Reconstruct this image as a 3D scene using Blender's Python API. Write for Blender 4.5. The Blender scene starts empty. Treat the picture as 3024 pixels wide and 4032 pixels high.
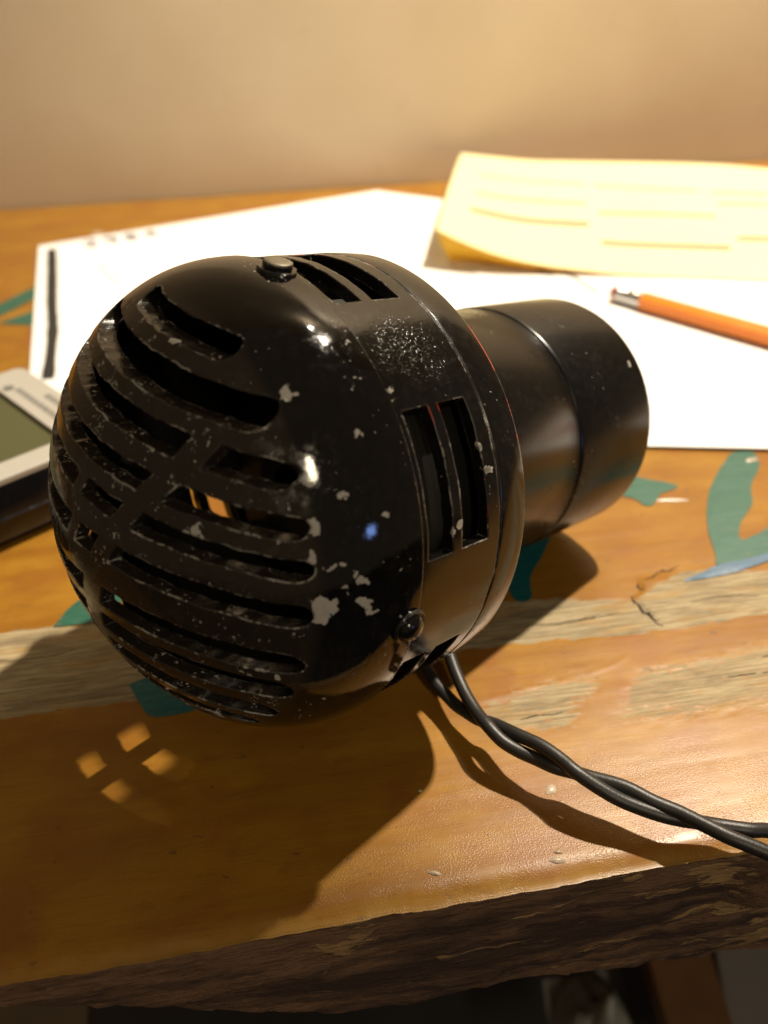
import bpy, bmesh, math, random
import numpy as np
from mathutils import Vector, Matrix
random.seed(7)
S = 0.000747            # one working unit in metres (the siren's rim has a radius of 60 units)
C = bpy.context.scene.collection
scn = bpy.context.scene

# ------------------------------------------------------------------ camera, world, lamps, exposure
cd = bpy.data.cameras.new('camera'); cam = bpy.data.objects.new('camera', cd); C.objects.link(cam)
cam.location = Vector((-15.287, -199.721, 187.821)) * S
R_ = Vector((0.9856, -0.1680, -0.0210)); D_ = Vector((-0.1134, -0.5629, -0.8187)); F_ = Vector((0.1257, 0.8093, -0.5738))
cam.rotation_euler = Matrix((R_, -D_, -F_)).transposed().to_euler()
cd.sensor_fit = 'VERTICAL'; cd.sensor_height = 36; cd.sensor_width = 27; cd.lens = 29.12
cd.clip_start = 0.005; cd.clip_end = 20
cd.dof.use_dof = True; cd.dof.focus_distance = 206 * S; cd.dof.aperture_fstop = 12.0
scn.camera = cam

w = bpy.data.worlds.new('World'); scn.world = w; w.use_nodes = True
w.node_tree.nodes['Background'].inputs[0].default_value = (1.0, 0.72, 0.46, 1)
w.node_tree.nodes['Background'].inputs[1].default_value = 0.10

def lamp(name, kind, loc, power, col, radius=0.01, aim=None, **kw):
    l = bpy.data.lights.new(name, kind); o = bpy.data.objects.new(name, l); C.objects.link(o)
    l.energy = power; l.color = col; o.location = Vector(loc) * S
    if kind == 'AREA':
        l.shape = 'RECTANGLE'; l.size, l.size_y = radius
    else:
        l.shadow_soft_size = radius
    if aim is not None:
        o.rotation_euler = (Vector(aim) - Vector(loc)).to_track_quat('-Z', 'Y').to_euler()
    for k, v in kw.items(): setattr(l, k, v)
    return o
WARM = (1.0, 0.88, 0.70)
lamp('bulb', 'SPOT', (645, 415, 1325), 102, WARM, 0.018, aim=(266, 410, 0), spot_size=math.radians(43.6), spot_blend=.13)
lamp('bulb_second', 'POINT', (462, 482, 1217), 2.2, WARM, 0.009)
lamp('wall_wash_fill', 'SPOT', (330, 120, 900), 6, (1.0, 0.86, 0.68), 0.05, aim=(215, 573, 420), spot_size=math.radians(62), spot_blend=1.0)  # added wash that makes the bright pool on the wall, no known fixture
lamp('room_lamp', 'AREA', (180, -1500, 1250), 4.5, (1.0, 0.84, 0.58), (0.10, 0.24), aim=(0, 0, 60))
lamp('screen_light', 'AREA', (760, -1000, 180), 0.22, (0.25, 0.42, 1.0), (0.10, 0.07), aim=(0, 0, 60))

scn.view_settings.view_transform = 'Standard'; scn.view_settings.look = 'None'
scn.view_settings.exposure = 0.0; scn.view_settings.gamma = 1.0; scn.view_settings.use_curve_mapping = False

# ------------------------------------------------------------------ helpers
def mk(name, verts, faces, mat=None, parent=None, smooth=None):
    me = bpy.data.meshes.new(name)
    me.from_pydata([tuple(float(a) * S for a in v) for v in verts], [], faces)
    me.update()
    o = bpy.data.objects.new(name, me); C.objects.link(o)
    if mat: me.materials.append(mat)
    if parent: o.parent = parent
    if smooth is not None:
        me.polygons.foreach_set('use_smooth', [True] * len(me.polygons))
        me.set_sharp_from_angle(angle=math.radians(smooth))
    return o
def empty(name, loc, label, cat, rot=None, group=None):
    o = bpy.data.objects.new(name, None); C.objects.link(o)
    o.location = Vector(loc) * S; o.empty_display_size = 0.02
    if rot is not None: o.rotation_euler = rot
    o['label'] = label; o['category'] = cat
    if group: o['group'] = group
    return o
def tag(o, label, cat, group=None):
    o['label'] = label; o['category'] = cat
    if group: o['group'] = group
    return o
def fixnormals(o):
    bm = bmesh.new(); bm.from_mesh(o.data); bmesh.ops.recalc_face_normals(bm, faces=bm.faces); bm.to_mesh(o.data); bm.free(); return o
def lathe_geo(profile, segs=160, closed=True):
    """profile: list of (d, r); axis +z of the local frame"""
    V = []; Fc = []; n = len(profile)
    for i in range(segs):
        a = 2 * math.pi * i / segs
        for d, r in profile: V.append((r * math.cos(a), r * math.sin(a), d))
    for i in range(segs):
        j = (i + 1) % segs
        for k in range(n if closed else n - 1):
            l = (k + 1) % n
            Fc.append((i * n + k, j * n + k, j * n + l, i * n + l))
    return V, Fc
def prism_geo(poly, z0, z1):
    n = len(poly)
    V = [(x, y, z0) for x, y in poly] + [(x, y, z1) for x, y in poly]
    Fc = [tuple(reversed(range(n))), tuple(range(n, 2 * n))] + [(i, (i + 1) % n, n + (i + 1) % n, n + i) for i in range(n)]
    return V, Fc
def tube_geo(pts, rad, segs=14):
    P = [Vector(p) for p in pts]; V = []; Fc = []
    up = Vector((0, 0, 1)); n0 = None
    for i, p in enumerate(P):
        t = (P[min(i + 1, len(P) - 1)] - P[max(i - 1, 0)]).normalized()
        if n0 is None: n0 = t.orthogonal().normalized()
        n0 = (n0 - t * n0.dot(t)).normalized(); b = t.cross(n0)
        r = rad[i] if isinstance(rad, (list, tuple)) else rad
        for k in range(segs):
            a = 2 * math.pi * k / segs
            V.append(p + (n0 * math.cos(a) + b * math.sin(a)) * r)
    for i in range(len(P) - 1):
        for k in range(segs):
            l = (k + 1) % segs
            Fc.append((i * segs + k, i * segs + l, (i + 1) * segs + l, (i + 1) * segs + k))
    Fc.append(tuple(reversed(range(segs)))); Fc.append(tuple(range((len(P) - 1) * segs, len(P) * segs)))
    return V, Fc
def spline(pts, sub=6):
    P = [Vector(p) for p in pts]; out = []
    for i in range(len(P) - 1):
        p0, p1, p2, p3 = P[max(i - 1, 0)], P[i], P[i + 1], P[min(i + 2, len(P) - 1)]
        for k in range(sub):
            t = k / sub
            out.append(0.5 * ((2 * p1) + (p2 - p0) * t + (2 * p0 - 5 * p1 + 4 * p2 - p3) * t * t + (3 * p1 - p0 - 3 * p2 + p3) * t ** 3))
    out.append(P[-1]); return out
# numpy value noise
_rng = np.random.RandomState(11); _tab = _rng.rand(256, 256)
def vnoise(x, y):
    xi = np.floor(x).astype(int); yi = np.floor(y).astype(int); fx = x - xi; fy = y - yi
    fx = fx * fx * (3 - 2 * fx); fy = fy * fy * (3 - 2 * fy)
    g = lambda a, b: _tab[a % 256, b % 256]
    return (g(xi, yi) * (1 - fx) + g(xi + 1, yi) * fx) * (1 - fy) + (g(xi, yi + 1) * (1 - fx) + g(xi + 1, yi + 1) * fx) * fy
def fbm(x, y, o=4):
    s = 0; a = .5
    for i in range(o):
        s = s + a * vnoise(x + 17.3 * i, y + 9.1 * i); x = x * 2.03; y = y * 2.03; a *= .5
    return s / (1 - .5 ** o)
def sstep(a, b, x):
    t = np.clip((x - a) / (b - a), 0, 1); return t * t * (3 - 2 * t)
def polydist(x, y, pts):
    d = np.full(np.shape(x), 1e9)
    for (x0, y0), (x1, y1) in zip(pts[:-1], pts[1:]):
        vx, vy = x1 - x0, y1 - y0; L2 = vx * vx + vy * vy
        t = np.clip(((x - x0) * vx + (y - y0) * vy) / L2, 0, 1)
        d = np.minimum(d, np.hypot(x - x0 - t * vx, y - y0 - t * vy))
    return d

# ------------------------------------------------------------------ shader helpers
class N:
    def __init__(s, name, rough=0.5):
        s.m = bpy.data.materials.new(name); s.m.use_nodes = True; s.t = s.m.node_tree
        s.b = s.t.nodes['Principled BSDF']; s.b.inputs['Roughness'].default_value = rough
    def n(s, typ, **kw):
        nd = s.t.nodes.new(typ)
        for k, v in kw.items(): setattr(nd, k, v)
        return nd
    def l(s, a, b): s.t.links.new(a, b)
    def setin(s, sock, v):
        if hasattr(v, 'links') or isinstance(v, bpy.types.NodeSocket): s.l(v, sock)
        else: sock.default_value = v
    def math(s, op, a, b=0.0, c=None):
        nd = s.n('ShaderNodeMath', operation=op); s.setin(nd.inputs[0], a); s.setin(nd.inputs[1], b)
        if c is not None: s.setin(nd.inputs[2], c)
        return nd.outputs[0]
    def mix(s, f, a, b):
        nd = s.n('ShaderNodeMix', data_type='RGBA'); s.setin(nd.inputs[0], f)
        for sock, v in ((nd.inputs[6], a), (nd.inputs[7], b)):
            if isinstance(v, tuple): v = (*v, 1.0) if len(v) == 3 else v
            s.setin(sock, v)
        return nd.outputs[2]
    def coords(s, scale=(1, 1, 1)):
        """object coordinates in working units"""
        if not hasattr(s, '_c'): s._c = s.n('ShaderNodeTexCoord')
        mp = s.n('ShaderNodeMapping'); s.l(s._c.outputs['Object'], mp.inputs['Vector'])
        mp.inputs['Scale'].default_value = tuple(a / S for a in scale); return mp.outputs[0]
    def noise(s, vec, scale, detail=4, rough=.55, dist=0.0):
        nd = s.n('ShaderNodeTexNoise'); s.l(vec, nd.inputs['Vector'])
        nd.inputs['Scale'].default_value = scale; nd.inputs['Detail'].default_value = detail
        nd.inputs['Roughness'].default_value = rough; nd.inputs['Distortion'].default_value = dist
        return nd.outputs['Fac']
    def noisecol(s, vec, scale, detail=3):
        nd = s.n('ShaderNodeTexNoise'); s.l(vec, nd.inputs['Vector']); nd.inputs['Scale'].default_value = scale; nd.inputs['Detail'].default_value = detail
        return nd.outputs['Color']
    def ramp(s, f, a, b):
        nd = s.n('ShaderNodeMapRange', interpolation_type='SMOOTHSTEP'); s.setin(nd.inputs[0], f)
        nd.inputs[1].default_value = a; nd.inputs[2].default_value = b
        return nd.outputs[0]
    def attr(s, name):
        return s.n('ShaderNodeAttribute', attribute_name=name).outputs['Fac']
    def bump(s, h, strength=.3, dist=.0005, normal=None):
        nd = s.n('ShaderNodeBump'); nd.inputs['Strength'].default_value = strength; nd.inputs['Distance'].default_value = dist
        s.l(h, nd.inputs['Height'])
        if normal is not None: s.l(normal, nd.inputs['Normal'])
        return nd.outputs[0]
    def base(s, v): s.setin(s.b.inputs['Base Color'], (*v, 1) if isinstance(v, tuple) and len(v) == 3 else v)
    def rough(s, v): s.setin(s.b.inputs['Roughness'], v)
    def normal(s, v): s.l(v, s.b.inputs['Normal'])
def plain(name, col, rough=.5, metal=0.0, var=.15, scale=.3, bump=.0):
    m = N(name, rough); c = m.coords(); f = m.noise(c, scale)
    m.base(m.mix(f, tuple(x * (1 - var) for x in col), tuple(min(1, x * (1 + var)) for x in col)))
    m.rough(m.math('MULTIPLY_ADD', f, .2, rough - .1)); m.b.inputs['Metallic'].default_value = metal
    if bump: m.normal(m.bump(m.noise(c, 1.5), bump, .0002))
    return m.m

# --- worn black enamel of the siren
def enamel(name, chips=(), edge=True, red=False, rough0=.13, bubbly=None, wear=1.0, ribs=False):
    m = N(name, rough0); c = m.coords()
    n1 = m.noise(c, .09, 5); n2 = m.noise(c, .45, 5, .65); n3 = m.noise(c, 1.6, 3)
    col = m.mix(m.ramp(n2, .35, .75), (.0035, .0033, .0031), (.0085, .0076, .0068))
    rg = m.math('MULTIPLY_ADD', m.ramp(n2, .5, .75), .14 if edge else .03, rough0)
    rg = m.math('MULTIPLY_ADD', m.ramp(n1, .55, .72), .09, rg)
    chip = None
    if chips:
        warp = m.n('ShaderNodeVectorMath', operation='SUBTRACT'); m.l(m.noisecol(c, .35, 5), warp.inputs[0]); warp.inputs[1].default_value = (.5, .5, .5)
        sc = m.n('ShaderNodeVectorMath', operation='SCALE'); m.l(warp.outputs[0], sc.inputs[0]); sc.inputs['Scale'].default_value = 6.0
        add = m.n('ShaderNodeVectorMath', operation='ADD'); m.l(c, add.inputs[0]); m.l(sc.outputs[0], add.inputs[1])
        for (x, y, z, r) in chips:
            ds = m.n('ShaderNodeVectorMath', operation='DISTANCE'); m.l(add.outputs[0], ds.inputs[0]); ds.inputs[1].default_value = (x, y, z)
            k = m.math('LESS_THAN', ds.outputs['Value'], r)
            chip = k if chip is None else m.math('MAXIMUM', chip, k)
    # tiny scattered specks
    sp = m.math('GREATER_THAN', m.math('MULTIPLY', m.noise(c, .9, 2, .4), m.ramp(n1, .42, .62)), .70 if edge else .715)
    chip = sp if chip is None else m.math('MAXIMUM', chip, sp)
    if ribs:                                   # ribs between the slots: worn, small chips; the room's brown reflection put into the colour
        sz = m.n('ShaderNodeSeparateXYZ'); m.l(c, sz.inputs[0]); rb = m.ramp(sz.outputs[2], -21.5, -24.5)
        pp = m.math('MULTIPLY', m.noise(c, 1.15, 3, .6), m.math('MULTIPLY', rb, m.ramp(m.noise(c, .22, 3, .6), .36, .62)))
        chip = m.math('MAXIMUM', chip, m.math('GREATER_THAN', pp, .60))
        col = m.mix(m.math('MULTIPLY', rb, m.math('MULTIPLY_ADD', m.noise(c, .3, 4), .5, .45)), col, (.028, .021, .015)); rg = m.math('MULTIPLY_ADD', m.math('MULTIPLY', rb, m.ramp(m.noise(c, .35, 4), .35, .65)), .26, rg)
    bv = m.n('ShaderNodeBevel', samples=6); bv.inputs['Radius'].default_value = .75 * S
    if edge:
        geo = m.n('ShaderNodeNewGeometry')
        dt = m.n('ShaderNodeVectorMath', operation='DOT_PRODUCT'); m.l(bv.outputs[0], dt.inputs[0]); m.l(geo.outputs['Normal'], dt.inputs[1])
        em = m.ramp(dt.outputs['Value'], .985, .90)
        ew = m.math('MULTIPLY', em, m.ramp(m.math('ADD', m.noise(c, .8, 4, .7), m.math('MULTIPLY', m.math('SUBTRACT', m.noise(c, .11, 3), .5), 1.1)), .58 - .03 * wear, .66 - .03 * wear))
        col = m.mix(m.math('MULTIPLY', em, .7), col, (.035, .029, .024))
        rg = m.math('MULTIPLY_ADD', em, .22, rg)
        chip = m.math('MAXIMUM', chip, m.math('GREATER_THAN', ew, .45))
        if red:
            rm = m.math('MULTIPLY', em, m.ramp(m.noise(c, .16, 3, .5), .63, .66))
            col = m.mix(rm, col, (.42, .025, .012))
    if red:
        for ph, r_ in [(32.5 + .9 * k, .55) for k in range(14)] + [(52 + 1.2 * k, .4) for k in range(4)] + [(60.5, .5), (61.5, .4)]:
            a = math.radians(ph); ds = m.n('ShaderNodeVectorMath', operation='DISTANCE'); m.l(c, ds.inputs[0]); ds.inputs[1].default_value = (60 * math.cos(a), 60 * math.sin(a), 37.3)
            col = m.mix(m.math('LESS_THAN', ds.outputs['Value'], r_), col, (.45, .03, .015))
    ccol = m.mix(m.noise(c, .8, 3), (.30, .28, .23), (.56, .52, .45))
    ccol = m.mix(m.ramp(m.noise(c, .25, 2), .45, .6), (.12, .105, .09), ccol)
    if chips and not red: ccol = m.mix(m.noise(c, .8, 3), (.32, .30, .26), (.52, .49, .43)) if wear > 1.4 else ccol
    m.base(m.mix(chip, col, ccol))
    m.rough(m.math('MAXIMUM', rg, m.math('MULTIPLY', chip, .7)))
    h = m.math('MULTIPLY_ADD', n2, .22, m.math('MULTIPLY', n3, .07))
    h = m.math('MULTIPLY_ADD', chip, -.5, h)
    if edge:
        scr = m.math('MULTIPLY', m.ramp(m.noise(m.coords((.05, 1.6, .9)), 1.0, 2, .4), .66, .70), m.ramp(n1, .48, .6))
        scr = m.math('MAXIMUM', scr, m.math('MULTIPLY', m.ramp(m.noise(m.coords((1.1, .05, 1.3)), 1.0, 2, .4), .68, .72), m.ramp(n1, .52, .40)))
        h = m.math('MULTIPLY_ADD', scr, -.35, h)
    if bubbly:
        (x, y, z, r) = bubbly
        ds = m.n('ShaderNodeVectorMath', operation='DISTANCE'); m.l(c, ds.inputs[0]); ds.inputs[1].default_value = (x, y, z)
        bm_ = m.ramp(m.math('ADD', ds.outputs['Value'], m.math('MULTIPLY', m.noise(c, .16, 3), 9)), r + 4, r * .3 + 3)
        bb = m.math('MULTIPLY', bm_, m.ramp(m.noise(c, 1.35, 2, .5), .52, .85))
        h = m.math('MULTIPLY_ADD', bb, 2.6, h)
    m.normal(m.bump(h, .35, .00016 if edge else .00006, bv.outputs[0]))
    m.b.inputs['Specular IOR Level'].default_value = .62 if edge else .34
    return m.m

# ------------------------------------------------------------------ tabletop
YF = -96.0
CR1 = [(63.5, -8.0), (70.9, -9.0), (79.4, -8.6), (87.2, -8.2), (92.9, -7.7)]
CR2 = [(103.0, .8), (101.5, -1.5), (100.1, -2.9), (100.8, -7.6), (102.4, -12.1), (103.7, -16.7)]
CR3 = [(46.8, -45.7), (53.0, -45.1), (57.5, -45.6), (64.1, -44.9)]
CR4 = [(105.3, 2.5), (110, 5.2), (115.9, 8.9), (122.9, 11.5)]
CR5 = [(112, -42), (120, -41.5), (131, -42.5)]
RIDGE = [(38.1, -37.0), (54.2, -35.0), (69.4, -33.3), (81.7, -30.5), (86.9, -28.1)]
def grey_mask(x, y):
    e1 = (fbm(x / 13 + 3, y / 4.5) - .5) * 11; e2 = (fbm(x / 5 + 30, y / 2) - .5) * 4
    top = np.interp(x, [-160, -111, -91, 43, 75, 101, 106, 112, 124, 150, 200], [25, 22.7, 21.6, 7.2, 3.5, -3, 0, 4, 9, 4, 2])
    bot = np.interp(x, [-160, -103, -86, -20, 46, 98, 140, 200], [-19, -18.6, -18, -17.2, -16.1, -19.6, -18.8, -18])
    m1 = sstep(0, 1.6, (top - y) + e2 * .6) * sstep(0, 1.6, (y - bot) + e2 * .7)
    t2 = np.interp(x, [20, 41, 62, 92, 134, 200], [-36, -35.5, -33.3, -33.1, -29.8, -28])
    b2 = np.interp(x, [20, 45, 83, 119, 200], [-46, -50.6, -52.7, -54.3, -58])
    m2 = sstep(-2, 4.5, (t2 - y) + e2 * 1.6) * sstep(-2, 5, (y - b2) + e1) * sstep(34, 42, x + e2)
    gap = np.exp(-((x - 77 - (y + 40) * .9) / 7) ** 2) * 1.15          # orange tongue between the two worn patches
    m2 = m2 * np.clip(1 - gap + (fbm(x / 6, y / 3) - .5) * .9, 0, 1)
    return np.clip(np.maximum(m1, m2 * .8), 0, 1)
def table_h(x, y):
    g = grey_mask(x, y)
    h = (fbm(x / 40, y / 5) - .5) * .16
    h += g * (-.12 + (fbm(x / 6, y / 1.2) - .5) * .6)
    for c_, wd, dp in ((CR1, .55, .35), (CR3, .4, .3), (CR5, .4, .3)):
        wob = (fbm(x / 2.2, y / 2.2) - .5) * 1.8
        d = polydist(x, y, c_) + wob * .6
        h -= dp * sstep(wd * 1.5, wd * .3, np.abs(d))
    # peeled flake right of the crack lies a little higher
    fl = sstep(0, 2.2, (x - np.interp(y, [-17, -12, -7, -3, 1, 5], [103.7, 102.4, 100.8, 100.1, 104.7, 105.2]))) * sstep(-17, -14, y) * sstep(9, 4, y) * np.clip((135 - x) / 30, 0, 1)
    h += fl * .7
    rd = polydist(x, y, RIDGE); h += .07 * np.exp(-(rd / .8) ** 2)
    # rolled front edge
    e = sstep(-88, -96, y) ; h -= e * e * 1.5
    h *= sstep(420, 150, np.abs(x)) if False else 1
    return h
xs = np.concatenate([np.linspace(-520, -150, 30)[:-1], np.arange(-150, 206, .8), np.linspace(206, 720, 40)])
ys = np.concatenate([np.arange(YF, 130, .8), np.linspace(130, 573, 60)])
X, Y = np.meshgrid(xs, ys)
def edge_wob(x): return (fbm(x / 22, x * 0 + 3.3) - .5) * 1.8 + (fbm(x / 3.5, x * 0 + 8.3) - .5) * .8
Z = table_h(X, Y)
YG = Y
Y = Y + edge_wob(X) * sstep(-86, -96, Y)
CF = np.zeros_like(X)
for c_, wd in ((CR1, .4),):
    CF = np.maximum(CF, .25 * sstep(wd * 1.6, wd * .3, np.abs(polydist(X, Y, c_) + (fbm(X / 2.2, Y / 2.2) - .5) * 1.1)))
GR = grey_mask(X, YG)

def wood():
    m = N('varnished_orange_wood', .3); c = m.coords()
    long_ = m.coords((.10, 1, 1)); fine = m.coords((.16, 1.0, 1))
    g = m.attr('worn'); ck = m.attr('crack')
    n1 = m.noise(long_, .07, 5, .6, .4); n2 = m.noise(fine, .55, 6, .65); n3 = m.noise(c, .03, 3); n4 = m.noise(m.coords((.35, 1, 1)), .16, 5, .6)
    n5 = m.noise(m.coords((.55, 1, 1)), .05, 5, .6, .5); n6 = m.noise(m.coords((.6, 1, 1)), .13, 5, .65)
    o = m.mix(m.ramp(m.math('ADD', m.math('MULTIPLY', n1, .55), m.math('MULTIPLY', n5, .45)), .34, .66), (.228, .095, .011), (.325, .160, .017))
    o = m.mix(m.ramp(n3, .5, .68), o, (.255, .100, .015))
    o = m.mix(m.math('MULTIPLY', m.ramp(n2, .48, .78), .3), o, (.19, .075, .010))
    o = m.mix(m.math('MULTIPLY', m.ramp(n4, .64, .78), .3), o, (.13, .055, .018))
    o = m.mix(m.math('MULTIPLY', m.ramp(n6, .55, .72), .5), o, (.20, .085, .016))
    fib = m.noise(m.coords((.03, 1, 1)), 2.6, 4, .6)
    o = m.mix(m.math('MULTIPLY', m.ramp(fib, .50, .72), .38), o, (.15, .058, .010))
    o = m.mix(m.math('MULTIPLY', m.ramp(m.noise(c, 1.1, 4, .7), .60, .74), .35), o, (.12, .05, .014))
    sp = m.math('GREATER_THAN', m.noise(m.coords((.5, 1, 1)), .33, 3, .5), .70)
    o = m.mix(m.math('MULTIPLY', sp, .5), o, (.09, .05, .025))
    # pinkish lamp glare painted into the colour towards the near right corner
    cx = m.n('ShaderNodeSeparateXYZ'); m.l(c, cx.inputs[0])
    pk = m.math('MULTIPLY', m.ramp(m.math('ADD', cx.outputs[0], m.math('MULTIPLY', m.noise(c, .04, 3), 60)), 105, 165), m.ramp(cx.outputs[1], -38, -60))
    o = m.mix(m.math('MULTIPLY', pk, .4), o, (.33, .175, .055))
    gn = m.noise(m.coords((.045, 1, 1)), 1.1, 7, .7); gn2 = m.noise(m.coords((.22, 1, 1)), .2, 5, .65, .4); gs = m.noise(c, 1.3, 3, .6)
    gcol = m.mix(m.ramp(gn, .35, .68), (.20, .15, .08), (.40, .32, .185))
    gcol = m.mix(m.math('MULTIPLY', m.ramp(gn2, .45, .70), .7), gcol, (.135, .10, .056))
    gcol = m.mix(m.math('MULTIPLY', m.ramp(gs, .58, .75), .35), gcol, (.42, .33, .19))
    gcol = m.mix(m.math('MULTIPLY', m.ramp(m.noise(m.coords((.25, 1, 1)), .12, 4, .6), .52, .66), .55), gcol, (.30, .165, .04))
    gm = m.ramp(m.math('ADD', g, m.math('MULTIPLY', m.math('SUBTRACT', m.noise(m.coords((.35, 1, 1)), .8, 5, .7), .5), 1.9)), .22, .85)
    col = m.mix(gm, o, gcol)
    # yellowed bare rim along the front edge
    fe = m.ramp(m.math('ADD', cx.outputs[1], m.math('MULTIPLY', m.noise(c, .25, 4), 7)), -88, -93)
    col = m.mix(m.math('MULTIPLY', fe, .55), col, (.34, .20, .05))
    col = m.mix(ck, col, (.028, .016, .008))
    m.base(col)
    rg = m.math('MULTIPLY_ADD', n2, .18, .25)
    rg = m.math('MULTIPLY_ADD', gm, .42, rg)
    m.rough(rg)
    pits = m.noise(m.coords((.8, 1, 1)), 2.4, 2, .5)
    edgeb = m.ramp(m.math('ADD', cx.outputs[1], m.math('MULTIPLY', m.noise(c, .05, 2), 24)), -35, -78)
    h = m.math('MULTIPLY', m.math('MULTIPLY', m.ramp(pits, .45, .75), m.ramp(m.noise(c, .10, 4, .6), .36, .60)), m.math('MULTIPLY_ADD', edgeb, .8, .12))
    h = m.math('MULTIPLY_ADD', n2, .10, h); h = m.math('MULTIPLY_ADD', fib, .22, h)
    h = m.math('MULTIPLY_ADD', m.math('MULTIPLY', gn, gm), .9, h)
    m.normal(m.bump(h, .16, .0003))
    m.b.inputs['Coat Weight'].default_value = 0.0
    m.b.inputs['Specular IOR Level'].default_value = .36
    return m.m
M_wood = wood()
table = empty('wooden_table', (0, YF, 0), 'orange varnished live-edge wooden table with worn grey bands and a bark front edge', 'table')
OFF = (0, -YF, 0)        # table-local offset
ny, nx = X.shape
V = np.stack([X, Y - YF, Z], -1).reshape(-1, 3)
idx = np.arange(nx * ny).reshape(ny, nx)
Fq = np.stack([idx[:-1, :-1], idx[:-1, 1:], idx[1:, 1:], idx[1:, :-1]], -1).reshape(-1, 4)
me = bpy.data.meshes.new('tabletop')
me.vertices.add(len(V)); me.vertices.foreach_set('co', (V * S).ravel())
me.loops.add(Fq.size); me.loops.foreach_set('vertex_index', Fq.ravel().astype(np.int32))
me.polygons.add(len(Fq)); me.polygons.foreach_set('loop_start', np.arange(0, Fq.size, 4, dtype=np.int32)); me.polygons.foreach_set('loop_total', np.full(len(Fq), 4, dtype=np.int32))
me.polygons.foreach_set('use_smooth', np.ones(len(Fq), dtype=bool)); me.update()
for nm, arr in (('worn', GR), ('crack', CF)):
    a = me.attributes.new(nm, 'FLOAT', 'POINT'); a.data.foreach_set('value', arr.ravel().astype(np.float32))
me.materials.append(M_wood)
top = bpy.data.objects.new('tabletop', me); C.objects.link(top); top.parent = table
# shift shader coordinates: object coords of the tabletop are relative to its own origin -> keep origin at world zero
top.location = (0, 0, 0)
me.transform(Matrix.Translation((0, YF * S, 0))); top.location = (0, -YF * S, 0)

# --- bark edge
def bark():
    m = N('bark', .8); c = m.coords((.12, 1, 1)); c2 = m.coords((.14, 1, 1)); c3 = m.coords()
    n1 = m.noise(c, .10, 5, .6, .3); n2 = m.noise(c2, .5, 5, .65)
    col = m.mix(m.ramp(n1, .38, .6), (.055, .027, .016), (.21, .112, .056))
    col = m.mix(m.math('MULTIPLY', m.ramp(n2, .5, .7), .6), col, (.018, .009, .006))
    sx = m.n('ShaderNodeSeparateXYZ'); m.l(c3, sx.inputs[0])
    fl = m.noise(m.coords((.2, 1, 1)), .085, 5, .6, .6)
    fl2 = m.noise(m.coords((.11, 1, 1)), .30, 5, .6)
    k = m.math('MAXIMUM', m.ramp(m.math('SUBTRACT', fl, m.math('MULTIPLY_ADD', sx.outputs[0], -.0007, .607)), 0, .03), m.math('MULTIPLY', m.ramp(m.math('SUBTRACT', fl2, m.math('MULTIPLY_ADD', sx.outputs[0], -.0010, .635)), 0, .05), .7))
    tan_ = m.mix(m.noise(c2, .4, 4), (.26, .15, .06), (.48, .30, .125))
    col = m.mix(k, col, tan_)
    lf = m.noise(m.coords((.06, 1, 1)), 1.6, 5, .65); gr = m.noise(c3, 1.3, 4, .7)
    col = m.mix(m.math('MULTIPLY', m.ramp(lf, .48, .7), .55), col, (.012, .006, .004))
    col = m.mix(m.math('MULTIPLY', m.ramp(gr, .58, .75), .4), col, (.22, .13, .06))
    m.base(col)
    h = m.math('MULTIPLY_ADD', k, .6, m.math('ADD', n1, m.math('ADD', m.math('MULTIPLY', lf, .8), m.math('MULTIPLY', n2, .6))))
    m.normal(m.bump(h, .8, .0016)); return m.m
def zb(x): return np.interp(x, [-140, -90, -74, -58, -35, -18, 10, 30, 52, 75, 113, 150, 250], [-10, -11, -19.5, -28, -40, -46, -49, -48.5, -52.5, -54.5, -61, -64, -66])
bx_ = np.concatenate([np.linspace(-520, -130, 14)[:-1], np.arange(-130, 170, 1.0), np.linspace(170, 720, 20)])
NK = 44
V = []; 
for k in range(NK + 1):
    t = k / NK
    z = -1.6 + (zb(bx_) + 1.6) * t
    big = (fbm(bx_ / 22 + 5, np.full_like(bx_, t * 4)) - .5) * 5 + (fbm(bx_ / 7, z / 3.0 + 40) - .5) * 3.2
    lay = np.floor(fbm(bx_ / 30 + 9, z / 6 + 3) * 6) / 6 * 4 - 2
    prof = 3.2 * math.sin(math.pi * min(1, t * 1.1)) - 1.0 - 5.0 * max(0, t - .75)
    yy = YF - prof - (big * .6 + lay * .5) * min(1, t * 6)
    kn = 5.5 * np.exp(-((bx_ - 97) / 9) ** 2) * math.exp(-((t - .22) / .16) ** 2)
    yy = yy - kn
    yy = yy + edge_wob(bx_) * max(0, 1 - t * 2)
    if k == 0: yy = YF + edge_wob(bx_) + .5; z = table_h(bx_, np.full_like(bx_, YF)) + .1
    for a, b, c_ in zip(bx_, yy, np.broadcast_to(z, bx_.shape)): V.append((a, b - YF, c_))
n_ = len(bx_)
for a in bx_: V.append((a, 60, float(zb(a)) - 3))
for a in bx_: V.append((a, 573 - YF, float(zb(a)) - 3))
Fc = [(k * n_ + i, (k + 1) * n_ + i, (k + 1) * n_ + i + 1, k * n_ + i + 1) for k in range(NK + 2) for i in range(n_ - 1)]
mk('bark_edge', V, Fc, bark(), table, smooth=70)
V = []; Fc = []
for i in range(12):
    for j in range(18):
        th = math.pi * i / 11; ph = 2 * math.pi * j / 18; q = 1 + random.uniform(-.07, .07)
        V.append((101 + 5.5 * q * math.sin(th) * math.cos(ph), -6.5 + 3.2 * q * math.cos(th), -9.5 + 5.2 * q * math.sin(th) * math.sin(ph)))
for i in range(11):
    for j in range(18): Fc.append((i * 18 + j, i * 18 + (j + 1) % 18, (i + 1) * 18 + (j + 1) % 18, (i + 1) * 18 + j))
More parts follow.
